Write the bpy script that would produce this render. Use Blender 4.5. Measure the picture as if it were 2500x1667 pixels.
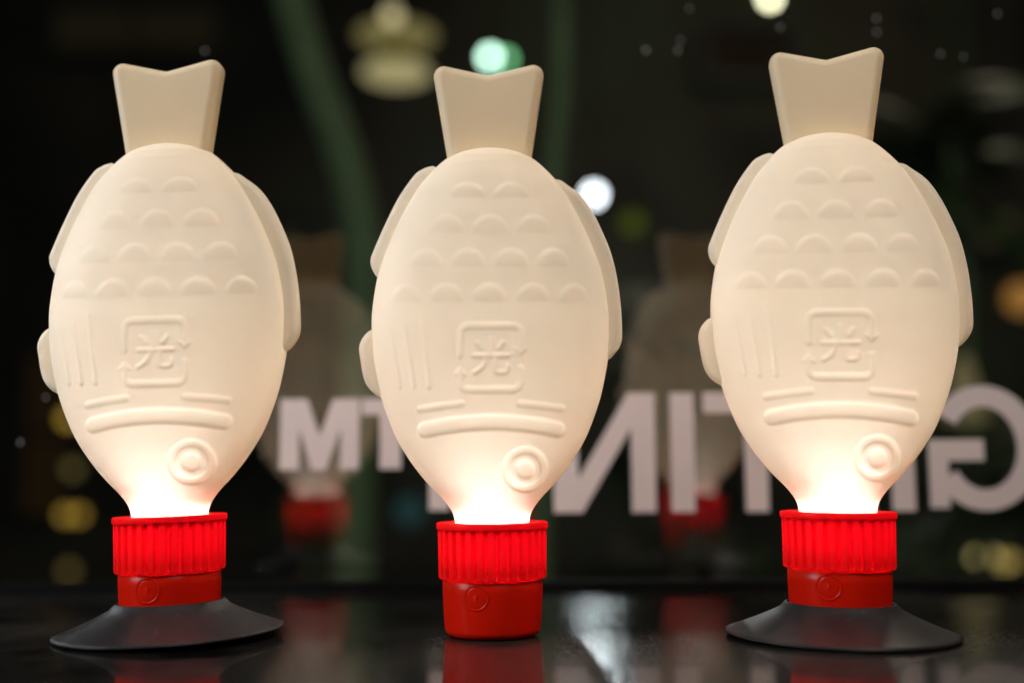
import bpy, math, random
import numpy as np
from mathutils import Matrix, Vector

# ------------------------------------------------------------------ scene, camera, light
for o in list(bpy.data.objects):
    bpy.data.objects.remove(o, do_unlink=True)
SC = bpy.context.scene
COL = SC.collection
random.seed(7)
RNG = np.random.default_rng(7)

F_PX = 2750.0                      # focal length in pixels of the 2500 px wide photograph
DIST = 0.451                       # camera to the plane the lamps stand in
CAM_H = 0.0635                     # camera above the table top
PITCH = math.radians(6.575)
ROLL = math.radians(-0.28)
GLASS_Y = 0.170                    # window pane behind the lamps

cam_data = bpy.data.cameras.new("camera")
cam = bpy.data.objects.new("camera", cam_data)
COL.objects.link(cam)
SC.camera = cam
cam_data.sensor_width = 36.0
cam_data.lens = 36.0 * F_PX / 2500.0
cam_data.clip_start = 0.01
cam_data.clip_end = 60.0
cam_data.dof.use_dof = True
cam_data.dof.focus_distance = 0.443
cam_data.dof.aperture_fstop = 2.7
CAM_M = (Matrix.Translation((0, -DIST, CAM_H)) @ Matrix.Rotation(math.pi / 2 + PITCH, 4, 'X')
         @ Matrix.Rotation(ROLL, 4, 'Z'))
cam.matrix_world = CAM_M

world = bpy.data.worlds.new("World")
SC.world = world
world.use_nodes = True
world.node_tree.nodes["Background"].inputs[0].default_value = (0.75, 0.85, 0.7, 1)
world.node_tree.nodes["Background"].inputs[1].default_value = 0.003


def area_lamp(name, loc, target, size, power, color):
    d = bpy.data.lights.new(name, 'AREA')
    d.shape = 'DISK'
    d.size = size
    d.energy = power
    d.color = color
    o = bpy.data.objects.new(name, d)
    COL.objects.link(o)
    o.location = loc
    o.rotation_euler = (Vector(target) - Vector(loc)).to_track_quat('-Z', 'Y').to_euler()
    return o


# the room the camera stands in: a ceiling lamp and a cooler lamp away to one side
area_lamp("ceiling_lamp", (0.55, -1.2, 1.6), (0.05, 0.05, 0.1), 0.9, 10.0, (1.0, 0.88, 0.79))
area_lamp("side_lamp", (-0.92, -0.32, 0.42), (-0.12, 0.05, 0.06), 0.36, 2.9, (0.93, 0.96, 1.0))

d_ = bpy.data.lights.new("added_street_fill", 'POINT')  # unseen fill light added outside to lift the dark wall and plants
d_.energy, d_.shadow_soft_size, d_.color = 9.0, 0.15, (1.0, 0.88, 0.62)
o_ = bpy.data.objects.new("added_street_fill", d_)
COL.objects.link(o_)
o_.location = (1.3, 2.4, 2.2)

SC.view_settings.view_transform = 'Standard'
SC.view_settings.look = 'None'
SC.view_settings.exposure = 0.68
SC.view_settings.gamma = 1.0
SC.view_settings.use_curve_mapping = False
cy = SC.cycles
cy.use_denoising = True
cy.max_bounces = 20
cy.diffuse_bounces = 12
cy.glossy_bounces = 8
cy.transmission_bounces = 14
cy.transparent_max_bounces = 16
cy.sample_clamp_indirect = 6.0
cy.caustics_reflective = False
cy.caustics_refractive = False

CAM_R = np.array(CAM_M.to_3x3())
CAM_T = np.array(CAM_M.translation)


def project(p):
    """world points (n,3) to photograph pixels (n,2)"""
    q = (np.asarray(p) - CAM_T) @ CAM_R
    return np.stack([1250 + F_PX * q[:, 0] / -q[:, 2], 833.5 - F_PX * q[:, 1] / -q[:, 2]], 1)


def at(px, py, y):
    """the world point seen at a pixel of the photograph, on the vertical plane at depth y"""
    d = CAM_R @ np.array([(px - 1250) / F_PX, (833.5 - py) / F_PX, -1.0])
    return CAM_T + d * ((y - CAM_T[1]) / d[1])


# ------------------------------------------------------------------ helpers
def tag(o, label=None, cat=None, group=None, kind=None):
    if label: o["label"] = label
    if cat: o["category"] = cat
    if group: o["group"] = group
    if kind: o["kind"] = kind
    return o


def link(name, me, parent=None):
    o = bpy.data.objects.new(name, me)
    COL.objects.link(o)
    if parent is not None:
        o.parent = parent
    return o


def mesh(name, verts, faces, mat, smooth=True, normals=None):
    me = bpy.data.meshes.new(name)
    me.from_pydata([tuple(v) for v in verts], [], [tuple(f) for f in faces])
    me.materials.append(mat)
    if smooth:
        me.polygons.foreach_set("use_smooth", [True] * len(me.polygons))
    me.update()
    if normals is not None:
        me.normals_split_custom_set_from_vertices([tuple(n) for n in normals])
    return me


def lathe(prof, n, flute=None):
    """prof: list of (r, z); flute: f(angles, i) giving an added radius per column"""
    a = np.linspace(0, 2 * math.pi, n, endpoint=False)
    V, Fc = [], []
    for i, (r, z) in enumerate(prof):
        rr = np.full(n, r, float)
        if flute is not None:
            rr = rr + flute(a, i)
        V.append(np.stack([rr * np.sin(a), -rr * np.cos(a), np.full(n, z)], 1))
    V = np.concatenate(V)
    for i in range(len(prof) - 1):
        for j in range(n):
            k = (j + 1) % n
            Fc.append((i * n + j, i * n + k, (i + 1) * n + k, (i + 1) * n + j))
    return V, Fc


def tube(path, radius, n=10):
    """a tube along points; radius is one number or one per point"""
    P = [Vector(p) for p in path]
    R = [radius] * len(P) if not hasattr(radius, '__len__') else radius
    V, Fc = [], []
    up = Vector((0.13, 0.99, 0.05)).normalized()
    for i, p in enumerate(P):
        t = (P[min(i + 1, len(P) - 1)] - P[max(i - 1, 0)]).normalized()
        s = t.cross(up).normalized()
        b = s.cross(t).normalized()
        for j in range(n):
            a = 2 * math.pi * j / n
            V.append(p + (s * math.cos(a) + b * math.sin(a)) * R[i])
    for i in range(len(P) - 1):
        for j in range(n):
            k = (j + 1) % n
            Fc.append((i * n + j, i * n + k, (i + 1) * n + k, (i + 1) * n + j))
    Fc.append(tuple(range(n)))
    Fc.append(tuple(range((len(P) - 1) * n, len(P) * n)))
    return V, Fc


def catmull(pts, per=12, closed=False):
    P = np.array(pts, float)
    n = len(P)
    out = []
    rng = range(n) if closed else range(n - 1)
    for i in rng:
        if closed:
            p0, p1, p2, p3 = P[i - 1], P[i], P[(i + 1) % n], P[(i + 2) % n]
        else:
            p1, p2 = P[i], P[i + 1]
            p0 = P[i - 1] if i > 0 else 2 * p1 - p2
            p3 = P[i + 2] if i + 2 < n else 2 * p2 - p1
        for k in range(per):
            t = k / per
            out.append(0.5 * ((2 * p1) + (-p0 + p2) * t + (2 * p0 - 5 * p1 + 4 * p2 - p3) * t * t
                              + (-p0 + 3 * p1 - 3 * p2 + p3) * t ** 3))
    if not closed:
        out.append(P[-1])
    return np.array(out)


def resample(P, n, closed=False):
    P = np.array(P)
    Q = np.vstack([P, P[:1]]) if closed else P
    s = np.concatenate([[0], np.cumsum(np.linalg.norm(np.diff(Q, axis=0), axis=1))])
    u = np.linspace(0, s[-1], n, endpoint=not closed)
    return np.stack([np.interp(u, s, Q[:, k]) for k in range(Q.shape[1])], 1)


# ------------------------------------------------------------------ materials
def new_mat(name):
    m = bpy.data.materials.new(name)
    m.use_nodes = True
    nt = m.node_tree
    nt.nodes.clear()
    out = nt.nodes.new("ShaderNodeOutputMaterial")
    return m, nt, out


def N(nt, typ, **kw):
    n = nt.nodes.new(typ)
    for k, v in kw.items():
        setattr(n, k, v)
    return n


def noise(nt, scale, detail=3.0, rough=0.55, obj=True):
    tc = N(nt, "ShaderNodeTexCoord")
    nz = N(nt, "ShaderNodeTexNoise")
    nz.inputs["Scale"].default_value = scale
    nz.inputs["Detail"].default_value = detail
    nz.inputs["Roughness"].default_value = rough
    nt.links.new(tc.outputs["Object"], nz.inputs["Vector"])
    return nz


def ramp(nt, src, stops):
    r = N(nt, "ShaderNodeValToRGB")
    els = r.color_ramp.elements
    els[0].position, els[0].color = stops[0][0], (*stops[0][1], 1)
    els[1].position, els[1].color = stops[-1][0], (*stops[-1][1], 1)
    for p, c in stops[1:-1]:
        e = els.new(p)
        e.color = (*c, 1)
    nt.links.new(src, r.inputs[0])
    return r


def thin_plastic(name, diff, trans, mix, gloss_rough, gloss_amt, grain=0.0, bump_scale=900):
    """a thin moulded plastic wall: part of the light bounces off it, part shines through"""
    m, nt, out = new_mat(name)
    L = nt.links.new
    d = N(nt, "ShaderNodeBsdfDiffuse")
    t = N(nt, "ShaderNodeBsdfTranslucent")
    nz = noise(nt, 55.0, 4.0)
    for sh, c in ((d, diff), (t, trans)):
        lo = tuple(v * (1 - grain) for v in c)
        r = ramp(nt, nz.outputs["Fac"], [(0.3, lo), (0.7, c)])
        L(r.outputs[0], sh.inputs["Color"])
    mx = N(nt, "ShaderNodeMixShader")
    mx.inputs[0].default_value = mix
    L(d.outputs[0], mx.inputs[1])
    L(t.outputs[0], mx.inputs[2])
    g = N(nt, "ShaderNodeBsdfGlossy")
    g.inputs["Roughness"].default_value = gloss_rough
    lw = N(nt, "ShaderNodeLayerWeight")
    lw.inputs["Blend"].default_value = 0.5
    p = N(nt, "ShaderNodeMath", operation='POWER')
    L(lw.outputs["Facing"], p.inputs[0])
    p.inputs[1].default_value = 4.0
    ml = N(nt, "ShaderNodeMath", operation='MULTIPLY_ADD')
    L(p.outputs[0], ml.inputs[0])
    ml.inputs[1].default_value = gloss_amt * 6
    ml.inputs[2].default_value = gloss_amt
    mg = N(nt, "ShaderNodeMixShader")
    L(ml.outputs[0], mg.inputs[0])
    L(mx.outputs[0], mg.inputs[1])
    L(g.outputs[0], mg.inputs[2])
    nb = noise(nt, bump_scale, 2.0)
    bp = N(nt, "ShaderNodeBump")
    bp.inputs["Strength"].default_value = 0.05
    bp.inputs["Distance"].default_value = 0.0002
    L(nb.outputs["Fac"], bp.inputs["Height"])
    L(bp.outputs[0], g.inputs["Normal"])
    L(mg.outputs[0], out.inputs["Surface"])
    return m


def principled(name, color, rough, spec=0.5, vary=0.0, vscale=40.0, bump=0.0, bscale=600.0, metallic=0.0):
    m, nt, out = new_mat(name)
    b = N(nt, "ShaderNodeBsdfPrincipled")
    nz = noise(nt, vscale, 4.0)
    lo = tuple(c * (1 - vary) for c in color)
    hi = tuple(min(1, c * (1 + vary)) for c in color)
    r = ramp(nt, nz.outputs["Fac"], [(0.3, lo), (0.7, hi)])
    nt.links.new(r.outputs[0], b.inputs["Base Color"])
    b.inputs["Roughness"].default_value = rough
    b.inputs["Specular IOR Level"].default_value = spec
    b.inputs["Metallic"].default_value = metallic
    if bump:
        nb = noise(nt, bscale, 3.0)
        bp = N(nt, "ShaderNodeBump")
        bp.inputs["Strength"].default_value = bump
        bp.inputs["Distance"].default_value = 0.0003
        nt.links.new(nb.outputs["Fac"], bp.inputs["Height"])
        nt.links.new(bp.outputs[0], b.inputs["Normal"])
    nt.links.new(b.outputs[0], out.inputs["Surface"])
    return m


def emitter(name, color, strength):
    m, nt, out = new_mat(name)
    e = N(nt, "ShaderNodeEmission")
    e.inputs[0].default_value = (*color, 1)
    e.inputs[1].default_value = strength
    nt.links.new(e.outputs[0], out.inputs["Surface"])
    return m


M_SHELL = thin_plastic("cream_plastic", (0.985, 0.940, 0.82), (0.96, 0.90, 0.80), 0.12, 0.42, 0.022, 0.03)
# the tail is moulded solid-walled and thicker, so the plastic reads yellower there
M_TAIL = thin_plastic("thick_cream_plastic", (0.975, 0.885, 0.67), (0.95, 0.80, 0.52), 0.16, 0.42, 0.022, 0.03)
M_RED_GLOW = thin_plastic("red_translucent_plastic", (0.70, 0.010, 0.004), (0.95, 0.001, 0.015), 0.022, 0.35, 0.012, 0.05)
M_RED = thin_plastic("red_plastic", (0.90, 0.014, 0.002), (0.95, 0.004, 0.002), 0.10, 0.28, 0.018, 0.05)
M_BULB = emitter("warm_led", (1.0, 0.94, 0.90), 245.0)
M_PLATE = thin_plastic("white_reflector", (0.80, 0.78, 0.74), (0.8, 0.75, 0.7), 0.03, 0.5, 0.01)


def make_rubber():
    m, nt, out = new_mat("black_rubber")
    L = nt.links.new
    b = N(nt, "ShaderNodeBsdfPrincipled")
    base = noise(nt, 38.0, 4.0)
    r0 = ramp(nt, base.outputs["Fac"], [(0.3, (0.020, 0.020, 0.021)), (0.7, (0.034, 0.034, 0.036))])
    sp = noise(nt, 620.0, 1.0)
    r1 = ramp(nt, sp.outputs["Fac"], [(0.715, (0.0, 0.0, 0.0)), (0.78, (0.07, 0.065, 0.06))])
    mx = N(nt, "ShaderNodeMix", data_type='RGBA', blend_type='ADD')
    mx.inputs[0].default_value = 1.0
    L(r0.outputs[0], mx.inputs[6])
    L(r1.outputs[0], mx.inputs[7])
    L(mx.outputs[2], b.inputs["Base Color"])
    rr = ramp(nt, base.outputs["Fac"], [(0.3, (0.36,) * 3), (0.7, (0.52,) * 3)])
    L(rr.outputs[0], b.inputs["Roughness"])
    L(b.outputs[0], out.inputs["Surface"])
    return m


M_RUBBER = make_rubber()
M_VINYL = principled("pale_vinyl", (0.90, 0.80, 0.79), 0.6, 0.3, 0.02, 20.0)
M_FRAME = principled("black_window_frame", (0.004, 0.004, 0.004), 0.7, 0.1, 0.2, 20.0)


def make_table_mat():
    """black lacquer: a clear sharp reflection over a finely grained, hazier one"""
    m, nt, out = new_mat("black_gloss_table")
    L = nt.links.new
    grain = noise(nt, 1500.0, 0.0, 0.5)
    big = noise(nt, 11.0, 5.0, 0.6)
    dust = noise(nt, 1500.0, 1.0, 0.5)
    dr0 = ramp(nt, dust.outputs["Fac"], [(0.69, (0.005, 0.005, 0.005)), (0.78, (0.13, 0.12, 0.11))])
    film = noise(nt, 6.0, 6.0, 0.65)
    fr = ramp(nt, film.outputs["Fac"], [(0.42, (0.0, 0.0, 0.0)), (0.68, (0.055, 0.053, 0.046))])
    dr = N(nt, "ShaderNodeMix", data_type='RGBA', blend_type='ADD')
    dr.inputs[0].default_value = 1.0
    L(dr0.outputs[0], dr.inputs[6])
    L(fr.outputs[0], dr.inputs[7])
    sh = []
    for lo, hi, bump in ((0.03, 0.09, 0.012), (0.08, 0.13, 0.24)):
        p = N(nt, "ShaderNodeBsdfPrincipled")
        L(dr.outputs[2], p.inputs["Base Color"])
        r = ramp(nt, big.outputs["Fac"], [(0.42, (lo,) * 3), (0.68, (hi,) * 3)])
        L(r.outputs[0], p.inputs["Roughness"])
        # every grain of the lacquer leans its own way
        gn = N(nt, "ShaderNodeNewGeometry")
        v1 = N(nt, "ShaderNodeVectorMath", operation='SUBTRACT')
        L(grain.outputs["Color"], v1.inputs[0])
        v1.inputs[1].default_value = (0.5, 0.5, 0.5)
        v2 = N(nt, "ShaderNodeVectorMath", operation='SCALE')
        L(v1.outputs[0], v2.inputs[0])
        v2.inputs["Scale"].default_value = bump
        v3 = N(nt, "ShaderNodeVectorMath", operation='ADD')
        L(gn.outputs["Normal"], v3.inputs[0])
        L(v2.outputs[0], v3.inputs[1])
        v4 = N(nt, "ShaderNodeVectorMath", operation='NORMALIZE')
        L(v3.outputs[0], v4.inputs[0])
        L(v4.outputs[0], p.inputs["Normal"])
        sh.append(p)
    wr = ramp(nt, big.outputs["Fac"], [(0.38, (0.40,) * 3), (0.66, (0.75,) * 3)])
    mx = N(nt, "ShaderNodeMixShader")
    L(wr.outputs[0], mx.inputs[0])
    L(sh[0].outputs[0], mx.inputs[1])
    L(sh[1].outputs[0], mx.inputs[2])
    L(mx.outputs[0], out.inputs["Surface"])
    return m


M_TABLE = make_table_mat()


def make_glass_mat():
    m, nt, out = new_mat("window_glass")
    L = nt.links.new
    tr = N(nt, "ShaderNodeBsdfTransparent")
    tr.inputs[0].default_value = (0.965, 0.975, 0.965, 1)
    g = N(nt, "ShaderNodeBsdfGlossy")
    g.inputs["Roughness"].default_value = 0.0
    lw = N(nt, "ShaderNodeLayerWeight")
    p = N(nt, "ShaderNodeMath", operation='POWER')
    L(lw.outputs["Facing"], p.inputs[0])
    p.inputs[1].default_value = 5.0
    ma = N(nt, "ShaderNodeMath", operation='MULTIPLY_ADD')
    L(p.outputs[0], ma.inputs[0])
    ma.inputs[1].default_value = 0.93
    ma.inputs[2].default_value = 0.12
    mx = N(nt, "ShaderNodeMixShader")
    L(ma.outputs[0], mx.inputs[0])
    L(tr.outputs[0], mx.inputs[1])
    L(g.outputs[0], mx.inputs[2])
    L(mx.outputs[0], out.inputs["Surface"])
    return m


M_GLASS = make_glass_mat()

# ------------------------------------------------------------------ table and window


def box(name, lo, hi, mat, parent=None, bevel=0.0):
    x0, y0, z0 = lo
    x1, y1, z1 = hi
    V = [(x0, y0, z0), (x1, y0, z0), (x1, y1, z0), (x0, y1, z0), (x0, y0, z1), (x1, y0, z1), (x1, y1, z1), (x0, y1, z1)]
    Fc = [(0, 3, 2, 1), (4, 5, 6, 7), (0, 1, 5, 4), (1, 2, 6, 5), (2, 3, 7, 6), (3, 0, 4, 7)]
    o = link(name, mesh(name, V, Fc, mat, smooth=False), parent)
    if bevel:
        md = o.modifiers.new("bevel", 'BEVEL')
        md.width = bevel
        md.segments = 2
    return o


table = box("table_top", (-1.1, -0.75, -0.03), (1.1, GLASS_Y - 0.006, 0.0), M_TABLE, None, 0.0012)
tag(table, "glossy black table top under the three fish lamps", "table", kind="structure")

win = link("shop_window", None)
win.location = (0, GLASS_Y, 0)
tag(win, "clear window pane behind the lamps with dark bottom rail", "window")
pane = box("pane", (-1.3, 0.0, 0.0048), (1.3, 0.005, 1.5), M_GLASS, win)
rail = box("bottom_rail", (-1.3, -0.0045, -0.05), (1.3, 0.014, 0.0045), M_FRAME, win, 0.0008)

# ------------------------------------------------------------------ fish lamp: measured on the middle lamp
MID_X = float(at(1203, 1274, 0.0)[0])


def zpx(py, y=0.0):
    """height of a pixel row of the middle lamp, on its axis plane"""
    return float(at(1203, py, y)[2])


def wpx(n, py=900):
    """a length in pixels on the lamp's own plane, as metres, at that row"""
    a, b = at(1203, py, 0.0), at(1203 + n, py, 0.0)
    return float(np.linalg.norm(b - a))


PX = wpx(1, 1000)
LEAN_MID = math.radians(-0.3)

WIDTH = [(1314, 90), (1306, 90), (1290, 90), (1275, 90.5), (1262, 92.5), (1247, 98), (1232, 107.5), (1212, 124), (1193, 143),
         (1172, 162), (1143, 185), (1114, 205), (1077, 227), (1031, 247), (971, 267), (907, 281), (866, 286.5),
         (803, 289.5), (750, 287), (675, 274), (610, 252), (541, 222), (475, 186), (442, 161), (412, 132), (392, 108),
         (379, 84), (370, 54), (366, 24), (365, 1.5)]
DEPTH = [(1314, 90), (1306, 90), (1275, 90.5), (1232, 97), (1193, 103), (1143, 108), (1077, 113), (971, 118), (866, 121), (803, 121),
         (675, 115), (541, 101), (475, 91), (442, 84), (412, 74), (392, 63), (379, 50), (370, 33), (366, 14), (365, 1)]

# relief, in the middle lamp's pixels ----------------------------------------------------------
FEATURES = []        # (name, f(X, Y) -> height in px, mask threshold)


def seg_d(X, Y, a, b):
    ax, ay = a
    bx, by = b
    dx, dy = bx - ax, by - ay
    t = np.clip(((X - ax) * dx + (Y - ay) * dy) / (dx * dx + dy * dy), 0, 1)
    return np.hypot(X - ax - t * dx, Y - ay - t * dy)


def line_d(X, Y, pts):
    d = np.full(X.shape, 1e9)
    for a, b in zip(pts[:-1], pts[1:]):
        d = np.minimum(d, seg_d(X, Y, a, b))
    return d


def roundbar(d, r, h):
    u = np.clip(1 - (d / r) ** 2, 0, 1)
    s = np.clip((r - d) / (0.35 * r), 0, 1)
    return h * np.sqrt(u) * (s * s * (3 - 2 * s)) ** 0.35


def tri_d(X, Y, pts):
    """signed distance (positive inside) to a small convex polygon"""
    d = np.full(X.shape, 1e9)
    c = np.mean(np.array(pts), 0)
    for a, b in zip(pts, pts[1:] + pts[:1]):
        nx, ny = -(b[1] - a[1]), b[0] - a[0]
        l = math.hypot(nx, ny)
        if (c[0] - a[0]) * nx + (c[1] - a[1]) * ny < 0:
            nx, ny = -nx, -ny
        d = np.minimum(d, ((X - a[0]) * nx + (Y - a[1]) * ny) / l)
    return d


def add_scale(cx, yt, yb, hw):
    def f(X, Y):
        hh = yb - yt
        e = np.sqrt(((X - cx) / hw) ** 2 + ((Y - yb) / hh) ** 2)
        u = np.clip((yb + 2 - Y) / hh, 0, 1)
        s = np.clip((1 - e) / 0.32, 0, 1)
        s = np.sqrt(s * s * (3 - 2 * s))
        return 2.1 * s * (1 - (1 - u) ** 3) * (Y < yb + 2)
    FEATURES.append(("scale", f))


for yt, yb, xs, hw in ((444, 480, (1142, 1247), 45), (522, 566, (1092, 1196, 1302), 45), (604, 649, (1041, 1143, 1248, 1350), 45),
                       (689, 734, (992, 1090.5, 1195, 1301, 1401), 45)):
    for i, cx in enumerate(xs):
        far = abs(cx - 1197) / 205
        add_scale(cx, yt + 3 * far ** 2, yb, hw * (1 - 0.16 * far ** 3))

for a, b in (((952, 806), (975, 944)), ((988, 803), (1010, 944)), ((1028, 777), (1048, 944))):
    FEATURES.append(("fin_ray", lambda X, Y, a=a, b=b: roundbar(seg_d(X, Y, a, b), 7.0, 1.1 + 1.0 * np.clip((Y - 860) / 80, 0, 1))))

# square of two chasing arrows round the character
R_ = 20


def arc(cx, cy_, r, a0, a1, n=6):
    return [(cx + r * math.cos(math.radians(a0 + (a1 - a0) * k / n)), cy_ - r * math.sin(math.radians(a0 + (a1 - a0) * k / n))) for k in range(n + 1)]


XL, XR, YT, YB = 1123.5, 1271, 795, 951
up_arrow = [(XL, 866)] + arc(XL + R_, YT + R_, R_, 180, 90) + arc(XR - R_, YT + R_, R_, 90, 0) + [(XR, 846)]
lo_arrow = [(XR, 899)] + arc(XR - R_, YB - R_, R_, 0, -90) + arc(XL + R_, YB - R_, R_, -90, -180) + [(XL, 916)]


def f_up(X, Y):
    h = roundbar(line_d(X, Y, up_arrow), 9.5, 1.7)
    t = tri_d(X, Y, [(1248, 846), (1294, 846), (1271, 871)])
    return np.maximum(h, 1.7 * np.clip(t / 5, 0, 1))


def f_lo(X, Y):
    h = roundbar(line_d(X, Y, lo_arrow), 9.5, 1.7)
    t = tri_d(X, Y, [(1100, 918), (1147, 918), (1123.5, 892)])
    return np.maximum(h, 1.7 * np.clip(t / 5, 0, 1))


FEATURES.append(("emblem_arrow", f_up))
FEATURES.append(("emblem_arrow", f_lo))

KANJI = [[(1196.5, 827), (1196.5, 868)], [(1157, 868), (1240, 868)],
         [(1165, 836), (1175, 850)], [(1228, 836), (1219, 850)],
         [(1187, 868), (1184, 884), (1174, 899), (1158, 909)],
         [(1210, 868), (1210, 900), (1213, 907), (1220, 909), (1234, 908), (1239, 903), (1239, 893)]]


def f_kanji(X, Y):
    d = np.full(X.shape, 1e9)
    for s in KANJI:
        d = np.minimum(d, line_d(X, Y, s))
    return roundbar(d, 6.4, 1.9)


FEATURES.append(("emblem_character", f_kanji))
FEATURES.append(("cheek_ridge", lambda X, Y: roundbar(line_d(X, Y, [(1025, 999), (1075, 991), (1127, 985)]), 9.0, 1.4)))
FEATURES.append(("cheek_ridge", lambda X, Y: roundbar(line_d(X, Y, [(1270, 985), (1320, 990), (1372, 997)]), 9.0, 1.4)))
ridge = [(1200 + 162 * t, 1030 + 19 * t * t) for t in np.linspace(-1, 1, 17)]
FEATURES.append(("gill_ridge", lambda X, Y: roundbar(line_d(X, Y, ridge), 20.5, 2.9)))
EX, EY = 1282, 1145.5
FEATURES.append(("eye_ring", lambda X, Y: roundbar(np.abs(np.hypot(X - EX, Y - EY) - 46.5), 10.5, 1.7)))
FEATURES.append(("eye_pupil", lambda X, Y: roundbar(np.hypot(X - EX, Y - EY), 25.5, 2.6)))

# side fins and tail, outlines in pixels (outer edge first, then closed through the body) ----------
FIN_A = [(1063, 411), (1049, 410.5), (1032, 417), (1012, 432), (974, 486), (937, 560), (912, 618), (906, 635), (907, 651), (912, 664),
         (921, 676), (945, 690), (985, 600), (1040, 500), (1085, 430)]
FIN_B = [(912, 806), (896, 815), (883, 833), (878, 853), (881, 878), (887, 915), (896, 940), (912, 959), (934, 972), (965, 985),
         (960, 890), (950, 800)]
FIN_C = [(1358, 441), (1389, 458), (1420, 483), (1447, 522), (1472, 573), (1493, 627), (1507, 689), (1515, 752), (1518, 804), (1517, 833),
         (1509, 853), (1497, 868), (1486, 877), (1450, 890), (1440, 750), (1400, 600), (1320, 460)]
TAIL = [(1092, 390), (1056.5, 182), (1060, 168), (1076, 162), (1192.5, 190), (1309, 159.5), (1325, 166), (1330, 182), (1298, 388)]


def local_pts(P):
    """pixels on the middle lamp's own plane to its local x, z (its small lean taken out)"""
    W = np.array([at(p[0], p[1], 0.0) for p in P])
    x, z = W[:, 0] - MID_X, W[:, 2]
    c, s = math.cos(LEAN_MID), math.sin(LEAN_MID)
    return np.stack([x * c - z * s, x * s + z * c], 1)


def inside(P, x, z):
    r = np.zeros(x.shape, bool)
    n = len(P)
    for i in range(n):
        x0, z0 = P[i]
        x1, z1 = P[(i + 1) % n]
        if z0 == z1:
            continue
        c = ((z0 > z) != (z1 > z)) & (x < (x1 - x0) * (z - z0) / (z1 - z0) + x0)
        r ^= c
    return r


def pillow(outline, half, edge, open_from=None, mat=None, name="fin", dish=None):
    """a flat hollow moulding with rounded edges: rings that step inwards from the outline"""
    P = np.array(outline)
    n = len(P)
    area = 0.5 * np.sum(P[:, 0] * np.roll(P[:, 1], -1) - np.roll(P[:, 0], -1) * P[:, 1])
    if area < 0:
        P = P[::-1]
    T = np.roll(P, -1, 0) - np.roll(P, 1, 0)
    T /= np.linalg.norm(T, axis=1)[:, None] + 1e-12
    nrm = np.stack([-T[:, 1], T[:, 0]], 1)                    # inwards
    rings = []
    K = 8
    for k in range(K + 1):
        ph = math.pi / 2 * k / K
        rings.append((P + nrm * edge * (1 - math.cos(ph)), half - edge + edge * math.sin(ph), ph))
    V, Fc, NR = [], [], []
    seq = [(Q, -y, -ph) for Q, y, ph in rings[::-1]] + rings            # front face .. seam .. back face
    for Q, y, ph in seq:
        for q, nn in zip(Q, nrm):
            V.append((q[0], y, q[1]))
            NR.append((-nn[0] * math.cos(ph), math.sin(ph), -nn[1] * math.cos(ph)))
    m = len(seq)
    for i in range(m - 1):
        for j in range(n):
            k = (j + 1) % n
            Fc.append((i * n + j, i * n + k, (i + 1) * n + k, (i + 1) * n + j))
    if dish is not None:
        # a slightly dished face round a middle point
        for o, y in ((0, -half + dish), ((m - 1) * n, half - dish)):
            ctr = np.array(V[o:o + n]).mean(0)
            ci = len(V)
            V.append((ctr[0], y, ctr[2]))
            NR.append((0, math.copysign(1, y), 0))
            for j in range(n):
                k = (j + 1) % n
                Fc.append((o + k, o + j, ci) if y < 0 else (o + j, o + k, ci))
    else:
        Fc.append(tuple(range(n))[::-1])
        Fc.append(tuple(range((m - 1) * n, m * n)))
    V = np.array(V)
    # leave the mould open where it meets the hollow body
    if open_from is not None:
        keep = []
        for f in Fc:
            c = V[list(f)].mean(0)
            if len(f) != 4 or not open_from(c[0], c[2]):
                keep.append(f)
        Fc = keep
    return mesh(name, V, [f[::-1] for f in Fc], mat, True, NR)


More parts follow.
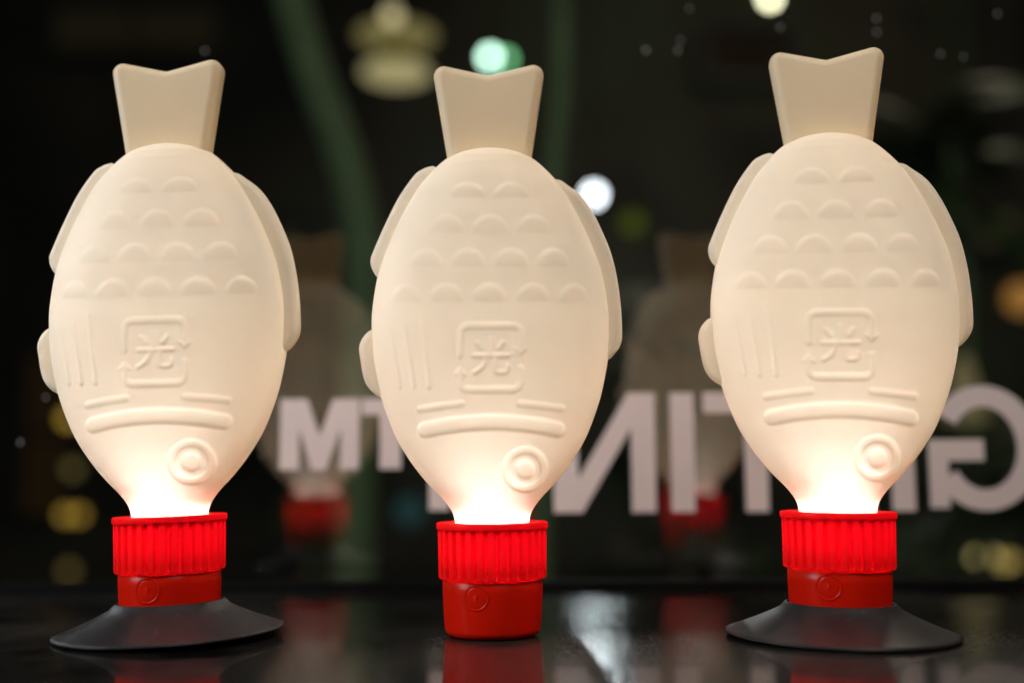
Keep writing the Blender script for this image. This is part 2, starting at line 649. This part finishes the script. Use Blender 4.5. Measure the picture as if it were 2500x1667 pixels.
# ------------------------------------------------------------------ body shell
def build_body():
    W = catmull([(w, y) for y, w in WIDTH], 14)
    W = W[np.concatenate([[True], np.diff(W[:, 1]) < -1e-4])]
    prof = resample(W, 470)
    ww, yy = np.maximum(prof[:, 0], 1.2), prof[:, 1]
    dy_, db_ = zip(*sorted(DEPTH))
    bb = np.interp(yy, dy_, db_)
    ker = np.ones(13) / 13
    bs = np.convolve(np.pad(bb, 6, mode='edge'), ker, mode='valid')
    bb = np.where(yy < 420, bb, bs)
    zz = np.array([zpx(y) for y in yy])
    sc = np.array([wpx(100, y) / 100 for y in yy])
    nf, nb = 400, 70
    t = np.concatenate([np.linspace(0, math.pi, nf, endpoint=False), np.linspace(math.pi, 2 * math.pi, nb, endpoint=False)])
    n_exp = np.interp(yy, [400, 620, 1000, 1180, 1260], [2.0, 2.35, 2.35, 2.1, 2.0])
    c, s = np.cos(t), np.sin(t)
    ex = (2 / n_exp)[:, None]
    X = -(ww * sc)[:, None] * np.sign(c)[None] * np.abs(c)[None] ** ex
    Y = -(bb * sc)[:, None] * np.sign(s)[None] * np.abs(s)[None] ** ex
    Z = np.repeat(zz[:, None], len(t), 1)
    nr, nc = X.shape
    idx = np.arange(nr * nc).reshape(nr, nc)
    a = idx[:-1, :]
    b = np.roll(idx, -1, 1)[:-1, :]
    cc = np.roll(idx, -1, 1)[1:, :]
    d = idx[1:, :]
    Fq = np.stack([a, b, cc, d], -1).reshape(-1, 4)
    V = np.stack([X, Y, Z], -1).reshape(-1, 3)

    def vnormals(V):
        p = V[Fq]
        fn = np.cross(p[:, 2] - p[:, 0], p[:, 3] - p[:, 1])
        n = np.zeros_like(V)
        for k in range(4):
            np.add.at(n, Fq[:, k], fn)
        return n / (np.linalg.norm(n, axis=1)[:, None] + 1e-15)

    nrm = vnormals(V)
    if nrm[idx[nr // 2, nf // 2]][1] > 0:
        Fq = Fq[:, ::-1]
        nrm = -nrm
    # where each point of the front shows in the photograph's middle lamp
    c_, s_ = math.cos(LEAN_MID), math.sin(LEAN_MID)
    Wd = np.stack([V[:, 0] * c_ + V[:, 2] * s_ + MID_X, V[:, 1], -V[:, 0] * s_ + V[:, 2] * c_], 1)
    pp = project(Wd)
    front = V[:, 1] < -0.0008
    hsum = np.zeros(len(V))
    fid = np.full(len(V), -1)
    for k, (nm, f) in enumerate(FEATURES):
        h = np.where(front, f(pp[:, 0], pp[:, 1]), 0.0)
        hsum = np.maximum(hsum, h)
        fid[h > 0.12] = k
    # soften the relief a touch, as moulded plastic is
    H = hsum.reshape(nr, nc)
    for _ in range(2):
        H[1:-1] = 0.25 * H[:-2] + 0.5 * H[1:-1] + 0.25 * H[2:]
        H = 0.25 * np.roll(H, 1, 1) + 0.5 * H + 0.25 * np.roll(H, -1, 1)
    V = V + nrm * (H.reshape(-1) * PX)[:, None]
    nrm = vnormals(V)
    # the hollow opens into the tail and the fins
    ctr = V[Fq].mean(1)
    cut = np.zeros(len(Fq), bool)
    for P, half in (([(1112, 424), (1112, 300), (1280, 300), (1280, 424)], 30), (FIN_A, 16), (FIN_B, 16), (FIN_C, 16)):
        Q = local_pts(P)
        cut |= inside(Q, ctr[:, 0], ctr[:, 2]) & (np.abs(ctr[:, 1]) < half * PX)
    Fq = Fq[~cut]
    face_id = fid[Fq[:, 0]]
    out = []
    for k in range(-1, len(FEATURES)):
        fs = Fq[face_id == k]
        if len(fs) == 0:
            continue
        u, inv = np.unique(fs, return_inverse=True)
        inv = inv.reshape(fs.shape)
        nm = "body" if k < 0 else FEATURES[k][0]
        out.append((nm, mesh(nm, V[u], inv, M_SHELL, True, nrm[u])))
    return out


BODY = build_body()


def smooth_outline(P, n, sharp=()):
    if not sharp:
        return local_pts(resample(catmull(P, 10, True), n, True))
    return local_pts(resample(P, n, True))


def round_corners(P, radii, per=8):
    out = []
    n = len(P)
    for i in range(n):
        p, a, b = Vector(P[i]), Vector(P[i - 1]), Vector(P[(i + 1) % n])
        r = radii[i]
        if r <= 0.01:
            out.append(tuple(p))
            continue
        u, v = (a - p).normalized(), (b - p).normalized()
        ang = u.angle(v)
        c = p + (u + v).normalized() * (r / math.sin(ang / 2))
        q0 = p + u * (r / math.tan(ang / 2)) - c
        q1 = p + v * (r / math.tan(ang / 2)) - c
        a0, a1 = math.atan2(q0.y, q0.x), math.atan2(q1.y, q1.x)
        da = (a1 - a0 + math.pi) % (2 * math.pi) - math.pi
        for k in range(per + 1):
            w_ = a0 + da * k / per
            out.append((c.x + r * math.cos(w_), c.y + r * math.sin(w_)))
    return out


TAIL_C = [(1107, 480), (1092, 388), (1054, 160), (1192.5, 190.5), (1332, 156), (1298, 386), (1284, 480)]
tail_px = round_corners(TAIL_C, [22, 0, 25, 4, 25, 0, 22], 12)
tail_px = resample(np.array(tail_px), 150, True)
tail_loc = local_pts(tail_px)
z_open = zpx(428)
TAIL_ME = pillow(tail_loc, 33 * PX, 23 * PX, lambda x, z: z < z_open, M_TAIL, "tail", 0.0)
FIN_MES = []
_bz, _bw = zip(*sorted((zpx(y), w * wpx(1, y)) for y, w in WIDTH))


def in_body(x, z):
    return abs(x + 6 * PX) < float(np.interp(z, _bz, _bw)) - 16 * PX


for P, half, edge in ((FIN_A, 27, 17), (FIN_B, 27, 17), (FIN_C, 27, 17)):
    L_ = local_pts(resample(catmull(P, 10, True), 120, True))
    FIN_MES.append(pillow(L_, half * PX, edge * PX, in_body, M_SHELL, "fin"))

# ------------------------------------------------------------------ cap: ribbed collar, base, button, led
Z_RIM = zpx(1273.5)


def dz(py):
    return zpx(py)


RIBS = 30


def build_collar():
    zs_top, zs_bot = dz(1291), dz(1405)
    prof = [(89.5, dz(1300)), (90.5, dz(1276.5)), (92, dz(1274.5)), (131, dz(1273)), (133.6, dz(1274.5)), (134.4, dz(1277)), (134.4, dz(1286.5)),
            (133.4, dz(1289.2)), (131.5, dz(1290.5))]
    n0 = len(prof)
    for k in range(15):
        t = k / 14
        prof.append((131.0 - 1.6 * t, zs_top + (zs_bot - zs_top) * t))
    n1 = len(prof)
    prof += [(127.8, dz(1408)), (125, dz(1409)), (117, dz(1409.2))]
    prof = [(r * PX, z) for r, z in prof]

    def flute(a, i):
        if i < n0 or i >= n1:
            return 0 * a
        u = (a * RIBS / (2 * math.pi) + 0.5) % 1.0
        g = np.clip(np.abs(u - 0.5) / 0.5, 0, 1)              # 0 on the rib, 1 in the groove
        k = (i - n0) / (n1 - 1 - n0)
        e = min(1.0, k / 0.03 + 0.15)
        dep = np.clip((g - 0.48) / 0.34, 0, 1)
        dep = dep * dep * (3 - 2 * dep)
        return -dep * 10.5 * PX * e

    V, Fc = lathe(prof, RIBS * 14, flute)
    return mesh("collar", V, Fc, M_RED_GLOW)


def build_base():
    prof = [(60, dz(1411)), (118.0, dz(1411)), (119.6, dz(1412.5)), (119.8, dz(1440)), (117.5, dz(1490)), (114.6, dz(1530))]
    zb = 0.0
    zc = dz(1530)
    r0, r1 = 114.6, 92.0
    for k in range(1, 9):
        t = math.pi / 2 * k / 8
        prof.append((r1 + (r0 - r1) * math.cos(t), None))
        prof[-1] = (prof[-1][0], zc * (1 - math.sin(t)) + 0.0002)
    prof += [(70, 0.0006), (1, 0.0006)]
    V, Fc = lathe([(r * PX, z) for r, z in prof], 96)
    return mesh("base", V, Fc, M_RED)


def build_button():
    """a slightly domed round key in a thin raised ring, laid on the curved wall of the base"""
    ang0 = math.asin(-36.5 / 119.0)
    zc = zpx(1459, -0.0185)
    zr, rr = [0, dz(1530), dz(1490), dz(1440), dz(1424)], [108, 114.6, 117.5, 119.8, 119.8]
    V, Fc = [], []
    n = 48
    prof = [(0.01, 0.9), (12, 0.8), (20, 0.7), (23.6, 0.5), (24.6, -0.2), (25.6, 0.2), (27.0, 1.5), (28.4, 1.7), (29.6, 1.2), (31.0, -1.5)]
    for (r, h) in prof:
        for j in range(n):
            a = 2 * math.pi * j / n
            u, v = r * math.cos(a), r * math.sin(a)
            z = zc + v * PX
            rad = (float(np.interp(z, zr, rr)) + h) * PX
            th = ang0 + u / 118.6
            V.append((math.sin(th) * rad, -math.cos(th) * rad, z))
    for i in range(len(prof) - 1):
        for j in range(n):
            k = (j + 1) % n
            Fc.append((i * n + j, i * n + k, (i + 1) * n + k, (i + 1) * n + j))
    Fc.append(tuple(range(n)))
    return mesh("button", V, Fc, M_RED)


def build_led():
    zc = dz(1388)
    prof = [(0.2, zc + 7 * PX), (20, zc + 6.4 * PX), (40, zc + 4.2 * PX), (54, zc + 1.5 * PX), (58, zc), (58, zc - 2 * PX)]
    V, Fc = lathe([(r * PX, z) for r, z in prof], 40)
    return mesh("led_bulb", V, Fc, M_BULB)


def build_plate():
    V, Fc = lathe([(1 * PX, dz(1405)), (114 * PX, dz(1405)), (114 * PX, dz(1410)), (1 * PX, dz(1410))], 64)
    return mesh("reflector_plate", V, Fc, M_PLATE, False)


COLLAR, BASE, BUTTON, LED, PLATE = build_collar(), build_base(), build_button(), build_led(), build_plate()


def fish_lamp(loc, lean, tip, body_yaw, cap_yaw, label):
    root = link("fish_lamp", None)
    root.empty_display_size = 0.03
    root.location = loc
    root.rotation_euler = (tip, lean, 0)
    tag(root, label, "lamp", "three glowing fish lamps in a row")
    body = None
    for nm, me in BODY:
        if nm == "body":
            body = link("body", me, root)
            body.rotation_euler.z = body_yaw
    for nm, me in BODY:
        if nm != "body":
            link(nm, me, body)
    link("tail", TAIL_ME, root).rotation_euler.z = body_yaw
    for me in FIN_MES:
        link("fin", me, root).rotation_euler.z = body_yaw
    for nm, me in (("collar", COLLAR), ("base", BASE), ("led_bulb", LED), ("reflector_plate", PLATE)):
        o = link(nm, me, root)
        o.rotation_euler.z = cap_yaw
        if nm == "base":
            link("button", BUTTON, o)
    return root


def lamp_loc(px, py, depth_y):
    """where the lamp's foot is when the front of its rim shows at that pixel"""
    p = at(px, py, depth_y)
    return [float(p[0]), depth_y, float(p[2]) - Z_RIM]


l1 = lamp_loc(415.5, 1257.5, 0.002)
l2 = [MID_X, 0.0, 0.0]
l3 = lamp_loc(2045, 1247.5, -0.006)
LEAN1, LEAN3 = math.radians(-1.85), math.radians(0.6)
l1[0] -= math.sin(LEAN1) * Z_RIM
l3[0] -= math.sin(LEAN3) * Z_RIM
l1[2] += 0.0001
fish_lamp(l1, LEAN1, 0, math.radians(-0.5), math.radians(9), "cream fish lamp leaning a little, in the grey suction cup at the left")
fish_lamp(l2, LEAN_MID, 0, 0, 0, "cream fish lamp whose red base stands directly on the table")
fish_lamp(l3, LEAN3, 0, math.radians(-9), math.radians(-10), "cream fish lamp in the dark suction cup in front of the mirrored G")


# ------------------------------------------------------------------ suction cups
def build_cup(top_z):
    R = PX
    h = top_z
    pr = [(121.0, h * 0.55), (121.5, h * 0.97), (123.5, h), (126.5, h * 0.985), (131, h * 0.93), (141, h * 0.79), (162, h * 0.655), (184, h * 0.52),
          (206, h * 0.395), (228, h * 0.275), (246, h * 0.185), (259, h * 0.125), (267.5, h * 0.085), (267.5, h * 0.05), (264, h * 0.03), (254, h * 0.055),
          (238, h * 0.11), (190, h * 0.25), (130, h * 0.30), (20, h * 0.30)]
    pr = [(r * R, z) for r, z in pr]
    V, Fc = lathe(pr, 128)
    return mesh("suction_cup", V, Fc, M_RUBBER)


CUP = build_cup(0.0125)
for loc, lean, lift, label in ((l1, LEAN1, 0.0013, "grey sheened rubber suction cup tilted under the leaning lamp"),
                               (l3, LEAN3, 0.0004, "dark rubber suction cup lying flat below the lamp by the mirrored G")):
    cup = link("suction_cup", CUP)
    cup.location = (loc[0], loc[1], lift)
    cup.rotation_euler.y = lean
    tag(cup, label, "suction cup", "suction cup stands on the table")

# ------------------------------------------------------------------ lettering on the pane, seen from behind
sign = link("window_lettering", None)
sign.location = (0, GLASS_Y, 0)
tag(sign, "pale pink capitals on the window reading GIFTING TM back to front", "lettering")
Z_TOP, Z_BOT = float(at(1560, 959, GLASS_Y)[2]), float(at(1560, 1250, GLASS_Y)[2])


def sx(px):
    return float(at(px, 1105, GLASS_Y)[0])


def sz(py):
    return Z_TOP + (Z_BOT - Z_TOP) * (py - 959) / (1250 - 959)


def prism(polys):
    V, Fc = [], []
    for q, P in enumerate(polys):
        P = [(sx(a), sz(b)) for a, b in P]
        n = len(P)
        th = 0.00030 + 0.00004 * q
        o = len(V)
        V += [(x, -th, z) for x, z in P] + [(x, -0.00008, z) for x, z in P]
        Fc.append(tuple(o + i for i in range(n)))
        Fc.append(tuple(o + n + i for i in range(n))[::-1])
        for i in range(n):
            j = (i + 1) % n
            Fc.append((o + i, o + n + i, o + n + j, o + j))
    return V, Fc


def letter(polys, nm):
    V, Fc = prism(polys)
    o = link("letter", mesh("letter", V, Fc, M_VINYL, False), sign)
    o["label"] = "mirrored capital letter " + nm
    return o


def rect(x0, x1, y0, y1):
    return [(x0, y0), (x1, y0), (x1, y1), (x0, y1)]


def letter_G(x0):
    cx, cyy = x0 + 137, 1097.5
    out, inn = [], []
    for k in range(41):
        a = math.radians(146 - (146 + 147) * k / 40)
        out.append((cx + 139 * math.cos(a), cyy - 153 * math.sin(a)))
        inn.append((cx + 81 * math.cos(a), cyy - 101 * math.sin(a)))
    ring = out + inn[::-1]
    bar = [(x0, 1077), (x0 + 136, 1077), (x0 + 136, 1129), (x0 + 48, 1129), (x0 + 48, 1243), (x0, 1243)]
    return [ring, bar]


letter(letter_G(2266), "G beside the window edge")
letter([rect(2174, 2230, 959, 1250)], "I next to the first G")
letter([[(2132, 959), (2132, 1250), (2074, 1250), (2074, 1135), (1994, 1135), (1994, 1085), (2074, 1085), (2074, 1009), (1980, 1009), (1980, 959)]], "F behind the lamp")
letter([[(1718, 959), (1974, 959), (1974, 1009), (1874, 1009), (1874, 1250), (1818, 1250), (1818, 1009), (1718, 1009)]], "T")
letter([rect(1637, 1695, 959, 1250)], "I next to the N")
letter([[(1351, 1250), (1351, 959), (1411, 959), (1411, 1168), (1534, 959), (1600, 959), (1600, 1250), (1541, 1250), (1541, 1046), (1421, 1250)]], "N")
letter(letter_G(1048), "G behind the middle lamp")
letter([[(883, 970), (1022, 970), (1022, 1010), (979, 1010), (979, 1142), (927, 1142), (927, 1010), (883, 1010)]], "T, small and raised")
letter([[(683, 1143), (683, 970), (749, 970), (780, 1060), (812, 970), (877, 970), (877, 1143), (831, 1143), (831, 1043), (796, 1143), (761, 1143), (730, 1043), (730, 1143)]], "M, small and raised")

# a few dried water drops on the pane
M_DROP = principled("water_mark", (0.55, 0.55, 0.56), 0.35, 0.5)
drops = [(1577, 123, 1.0, "left of the close pair between the lamps"), (1655, 124, 0.85, "lower of the close pair between the lamps"),
         (1662, 100, 0.7, "upper of the close pair between the lamps"), (1905, 68, 0.85, "just under the creamy globe light"),
         (2140, 46, 0.9, "above the right lamp's tail, upper of two in line"), (2141, 80, 0.85, "above the right lamp's tail, lower of two in line"),
         (1683, 22, 0.7, "near the top edge above the close pair"), (501, 125, 0.75, "above the left lamp's tail"),
         (2296, 133, 0.8, "beside the right lamp's tail, nearer it"), (2352, 140, 0.7, "beside the right lamp's tail, farther from it"),
         (2435, 35, 0.8, "in the top right corner"), (50, 1080, 0.8, "at the left edge beside the amber lights"), (112, 970, 0.6, "just above the uppermost amber light")]
for px, py, s, where in drops:
    p = at(px, py, GLASS_Y)
    prof = [(0.00001, 0.00032), (0.0005, 0.00028), (0.0009, 0.00014), (0.00105, 0.0)]
    V, Fc = lathe([(r * s, h * s) for r, h in prof], 14)
    V = np.stack([V[:, 0], -V[:, 2], V[:, 1] * 1.1], 1)
    o = link("water_drop", mesh("water_drop", V, Fc, M_DROP))
    o.location = (p[0], GLASS_Y - 0.0001, p[2])
    tag(o, "tiny water drop on the pane " + where, "water drop", "dried water drops on the window pane")


# ------------------------------------------------------------------ the night street beyond the pane
def ball(name, p, r, mat, parent=None, sq=1.0):
    prof = [(max(1e-5, r * math.sin(math.pi * k / 10)), -r * sq * math.cos(math.pi * k / 10)) for k in range(11)]
    V, Fc = lathe(prof, 18)
    o = link(name, mesh(name, V, Fc, mat), parent)
    o.location = p
    return o


M_CORD = principled("dark_cord", (0.015, 0.015, 0.014), 0.6, 0.3)
M_FIT = principled("dark_fitting", (0.03, 0.03, 0.03), 0.5, 0.4)


def hung_light(px, py, y, r, color, strength, label, cat="light", group=None, up=0.6, sq=1.0):
    p = at(px, py, y)
    root = link("hanging_light", None)
    root.location = p
    tag(root, label, cat, group)
    m = emitter("lit_globe", color, strength)
    ball("globe", (0, 0, 0), r, m, root, sq)
    V, Fc = lathe([(0.0005, r * sq + 0.03), (r * 0.35, r * sq + 0.026), (r * 0.45, r * sq * 0.92)], 12)
    link("socket", mesh("socket", V, Fc, M_FIT), root)
    V, Fc = tube([(0, 0, r * sq + 0.028), (0, 0, r * sq + 0.028 + up)], 0.0025, 6)
    link("cord", mesh("cord", V, Fc, M_CORD), root)
    return root


hung_light(1196, 140, 3.2, 0.021, (0.62, 1.0, 0.80), 6.0, "pale green white globe light just above the middle lamp's tail")
hung_light(1234, 145, 3.5, 0.018, (0.25, 0.8, 0.35), 3.0, "dimmer green globe light half behind the pale green one")
hung_light(1450, 476, 3.2, 0.021, (0.84, 0.92, 1.0), 8.0, "brightest blue white globe light beside the middle lamp's shoulder", up=1.5)
hung_light(1442, 640, 3.2, 0.021, (0.85, 0.96, 1.0), 230, "blue white street light hidden behind the middle lamp's fin", up=1.5)  # extra source, out of view, added to throw the pale streak on the table
hung_light(1880, -4, 3.0, 0.017, (1.0, 0.95, 0.62), 8, "creamy globe light cut off by the picture's top edge")
AMB = "amber lights hanging in a column by the left lamp"
hung_light(166, 1022, 3.2, 0.02, (1.0, 0.60, 0.08), 0.62, "uppermost amber globe light beside the left lamp", group=AMB)
hung_light(177, 1145, 3.3, 0.02, (0.75, 0.58, 0.18), 0.2, "dim olive globe light between the amber globes", group=AMB, up=0.1)
hung_light(160, 1256, 3.2, 0.018, (1.0, 0.62, 0.09), 0.5, "amber globe light overlapping its twin, the outer one", group=AMB, up=0.1)
hung_light(193, 1256, 3.3, 0.018, (1.0, 0.58, 0.07), 0.5, "amber globe light overlapping its twin, nearer the red cap", group=AMB, up=0.1)
hung_light(168, 1392, 3.2, 0.02, (0.8, 0.55, 0.15), 0.17, "faintest and lowest amber globe light above the table edge", group=AMB, up=0.1)
hung_light(2496, 728, 2.6, 0.042, (1.0, 0.45, 0.10), 0.26, "orange globe light at the picture's right edge", up=1.2)
hung_light(2405, 1362, 2.8, 0.036, (1.0, 0.78, 0.30), 0.75, "yellow globe light low beside the dark suction cup", up=0.3, sq=0.6)
hung_light(2460, 1372, 2.9, 0.030, (1.0, 0.70, 0.18), 0.45, "darker yellow globe light just right of the low yellow one", up=0.3, sq=0.7)
hung_light(1000, 1245, 2.4, 0.035, (0.25, 0.75, 0.75), 0.04, "dim teal globe light beside the middle lamp's ribbed cap", up=0.2)
hung_light(1545, 545, 2.8, 0.03, (0.55, 0.7, 0.05), 0.09, "faint green yellow globe light below the bright blue white one", up=0.8)


# tiered pendant lamp
def pendant():
    y = 2.4
    c = at(968, 130, y)
    k = (y + DIST) / F_PX
    root = link("pendant_lamp", None)
    root.location = c
    tag(root, "yellow tiered pendant lamp with two glowing discs, upper left of the middle lamp", "lamp")
    mt, ml = emitter("upper_diffuser", (0.95, 0.80, 0.30), 0.15), emitter("lower_diffuser", (1.0, 0.86, 0.42), 0.30)
    mb = emitter("pendant_bulb", (1.0, 0.85, 0.45), 0.7)
    ms = principled("olive_shade", (0.35, 0.30, 0.03), 0.5, 0.3)

    def disc(name, zc, r, h, m):
        pr = [(max(1e-5, r * math.sin(math.pi * q / 12)), zc - h * math.cos(math.pi * q / 12)) for q in range(13)]
        V, Fc = lathe(pr, 40)
        link(name, mesh(name, V, Fc, m), root)
    disc("upper_disc", 45 * k, 100 * k, 20 * k, mt)
    disc("lower_disc", -52 * k, 86 * k, 22 * k, ml)
    V, Fc = lathe([(30 * k, 24 * k), (52 * k, 10 * k), (60 * k, -16 * k), (40 * k, -30 * k)], 32)
    link("shade", mesh("shade", V, Fc, ms), root)
    ball("bulb", (0, -110 * k, 52 * k), 20 * k, mb, root)
    V, Fc = tube([(0, 0, 65 * k), (0, 0, 65 * k + 0.7)], 0.004, 6)
    link("cord", mesh("cord", V, Fc, M_CORD), root)


pendant()

# tall green stems outside, close to the pane
M_STEM = principled("green_stem", (0.17, 0.27, 0.13), 0.55, 0.3, 0.25, 15.0)
M_LEAF = principled("dark_leaf", (0.045, 0.085, 0.028), 0.5, 0.3, 0.35, 9.0)
M_LEAF_OLIVE = principled("olive_leaf", (0.10, 0.105, 0.03), 0.5, 0.3, 0.35, 9.0)


def stem_plant(name, pts, y, w, label, mat=M_STEM, w_end=None):
    P = np.array([at(px, py, y) for px, py in pts])
    P = catmull(P, 10)
    base = P[-1].copy()
    root = link(name, None)
    root.location = base
    tag(root, label, "plant stem", "green stems outside the window")
    k = (y + DIST) / F_PX
    r = np.linspace(w, w_end or w, len(P)) * k / 2
    V, Fc = tube(P - base, list(r), 14)
    link("stalk", mesh("stalk", V, Fc, mat), root)
    # ridge running up the stalk and leaf bases
    for q, i in enumerate(range(8, len(P) - 2, 13)):
        V, Fc = lathe([(r[i] * 0.98, -0.004), (r[i] * 1.12, 0.0), (r[i] * 0.98, 0.004)], 14)
        o = link("node_ring", mesh("node_ring", V, Fc, mat), root)
        o.location = P[i] - base
        t = Vector(P[i + 1] - P[i - 1]).normalized()
        o.rotation_euler = t.to_track_quat('Z', 'Y').to_euler()


stem_plant("plant_stem", [(690, -80), (722, 40), (765, 180), (822, 330), (866, 480), (888, 640), (884, 820), (872, 1000), (866, 1300), (860, 1500)], 1.3, 88,
           "curving green plant stem rising between the left and middle lamps", w_end=104)
stem_plant("plant_stem", [(1368, -80), (1371, 100), (1368, 260), (1352, 420), (1330, 640), (1325, 1000), (1320, 1500)], 1.15, 46,
           "straight dull green plant stem above the middle lamp's right shoulder", w_end=46)
stem_plant("plant_stem", [(2290, -60), (2296, 200), (2290, 420), (2300, 700), (2320, 1100), (2330, 1500)], 1.6, 14,
           "thin dark stem beside the right lamp's tail, nearer the lamp", M_LEAF, 20)
stem_plant("plant_stem", [(2352, -60), (2354, 180), (2352, 420), (2360, 700), (2390, 1100), (2400, 1500)], 1.6, 16,
           "thin dark stem beside the right lamp's tail, farther from the lamp", M_LEAF, 20)


def leaf_mesh(l, w, mat, bend):
    V, Fc = [], []
    n = 7
    for i in range(n):
        t = i / (n - 1)
        ww = w * math.sin(math.pi * min(0.97, 0.06 + t * 0.9)) ** 0.8
        z = -bend * t * t * l
        V += [(-ww, t * l, z + 0.15 * ww), (0, t * l, z), (ww, t * l, z + 0.15 * ww)]
    for i in range(n - 1):
        a = i * 3
        Fc += [(a, a + 1, a + 4, a + 3), (a + 1, a + 2, a + 5, a + 4)]
    me = mesh("leaf", V, Fc, mat)
    return me


LEAVES = [leaf_mesh(0.16, 0.035, M_LEAF, 0.5), leaf_mesh(0.20, 0.03, M_LEAF, 0.8), leaf_mesh(0.15, 0.04, M_LEAF_OLIVE, 0.4)]


def leafy_plant(px, py, y, spread, n, label, rng):
    c = at(px, py, y)
    root = link("leafy_plant", None)
    root.location = (c[0], c[1], c[2] - spread)
    tag(root, label, "plant", "dark plants outside the window")
    V, Fc = tube([(0, 0, -0.4), (0.01, 0.0, 0.0), (-0.01, 0.01, spread)], 0.008, 8)
    link("stem", mesh("stem", V, Fc, M_STEM), root)
    for i in range(n):
        o = link("leaf", LEAVES[rng.integers(0, 3)], root)
        o.location = (rng.normal(0, spread * 0.28), rng.normal(0, 0.06), rng.uniform(-0.2, 1.7) * spread)
        o.rotation_euler = (rng.uniform(-0.5, 1.0), rng.uniform(-0.6, 0.6), rng.uniform(0, 6.28))
        s = rng.uniform(0.7, 1.3)
        o.scale = (s, s, s)


leafy_plant(2330, 330, 1.5, 0.16, 16, "dark leafy plant beyond the glass by the right lamp's tail", RNG)
leafy_plant(1650, 1050, 1.9, 0.30, 34, "dark leafy plant showing through between the N and the right lamp", RNG)
leafy_plant(2400, 1150, 1.9, 0.26, 26, "dark leafy plant showing through the mirrored G at the right", RNG)
leafy_plant(760, 900, 2.0, 0.24, 24, "dark leafy plant beyond the raised letters M and T", RNG)

# a lantern with a conical shade beside the mirrored G
def cone_lantern():
    y = 1.5
    k = (y + DIST) / F_PX
    root = link("cone_lantern", None)
    root.location = at(2355, 960, y)
    tag(root, "dim conical paper lantern glowing behind the mirrored G", "lantern")
    m = emitter("paper_glow", (1.0, 0.80, 0.38), 0.10)
    V, Fc = lathe([(8 * k, 95 * k), (14 * k, 88 * k), (34 * k, 10 * k), (52 * k, -62 * k), (50 * k, -66 * k), (2 * k, -60 * k)], 28)
    link("paper_shade", mesh("paper_shade", V, Fc, m), root)
    V, Fc = lathe([(2 * k, 104 * k), (9 * k, 102 * k), (9 * k, 94 * k)], 16)
    link("cap", mesh("cap", V, Fc, M_FIT), root)
    V, Fc = tube([(0, 0, 100 * k), (0, 0, 100 * k + 0.9)], 0.0016, 6)
    link("cord", mesh("cord", V, Fc, M_CORD), root)


cone_lantern()


# dim lit openings in the buildings opposite
def lit_window(px, py, w, h, y, color, strength, label):
    k = (y + DIST) / F_PX
    root = link("lit_window", None)
    root.location = at(px, py, y)
    tag(root, label, "window", "dim windows across the street", "thing")
    W, H = w * k / 2, h * k / 2
    m = emitter("window_glow", color, strength)
    nx, nz_ = (2, 1) if w > h else (1, 2)
    for i in range(nx):
        for j in range(nz_):
            x0, x1 = -W + 2 * W * i / nx, -W + 2 * W * (i + 1) / nx
            z0, z1 = -H + 2 * H * j / nz_, -H + 2 * H * (j + 1) / nz_
            g = 0.012
            box("pane", (x0 + g, -0.01, z0 + g), (x1 - g, 0.0, z1 - g), m, root)
    f = 0.03
    for lo, hi in (((-W - f, -0.03, -H - f), (-W, 0.02, H + f)), ((W, -0.03, -H - f), (W + f, 0.02, H + f)),
                   ((-W, -0.03, H), (W, 0.02, H + f)), ((-W, -0.03, -H - f), (W, 0.02, -H))):
        box("frame", lo, hi, M_FIT, root)
    return root


lit_window(1560, 728, 96, 66, 4.1, (1.0, 0.92, 0.62), 0.055, "dim khaki window between the middle lamp's fin and the right lamp")
lit_window(2440, 560, 110, 90, 4.1, (1.0, 0.85, 0.35), 0.028, "faint olive window right of the right lamp's shoulder")
lit_window(115, 1060, 120, 400, 4.1, (1.0, 0.55, 0.20), 0.007, "tall brown window behind the column of amber lights")
lit_window(330, 70, 420, 120, 4.1, (1.0, 0.80, 0.38), 0.006, "wide faint brown window above the left lamp's tail")
lit_window(1830, 130, 220, 130, 4.1, (1.0, 0.62, 0.35), 0.006, "faint reddish window left of the right lamp's tail")
lit_window(1640, 1330, 330, 90, 4.1, (0.85, 0.75, 0.45), 0.010, "low dull window under the letters N and I")
lit_window(720, 660, 60, 240, 4.1, (0.9, 0.8, 0.45), 0.010, "narrow dull window between the left and middle lamps")
lit_window(2300, 1330, 380, 140, 4.1, (0.60, 0.80, 0.40), 0.012, "dull green window low behind the right lamp's cap")

# far wall of the street
mw, nt, out = new_mat("night_wall")
bsdf = N(nt, "ShaderNodeBsdfPrincipled")
nz = noise(nt, 1.1, 3.0, 0.5)
r_ = ramp(nt, nz.outputs["Fac"], [(0.36, (0.010, 0.010, 0.008)), (0.52, (0.06, 0.05, 0.03)), (0.66, (0.07, 0.085, 0.05))])
nt.links.new(r_.outputs[0], bsdf.inputs["Base Color"])
bsdf.inputs["Roughness"].default_value = 0.8
nt.links.new(bsdf.outputs[0], out.inputs["Surface"])
wall = box("street_wall", (-4.5, 4.2, -2.0), (4.5, 4.4, 4.0), mw)
tag(wall, "dark wall across the street, lost in the night beyond the glass", "wall", kind="structure")
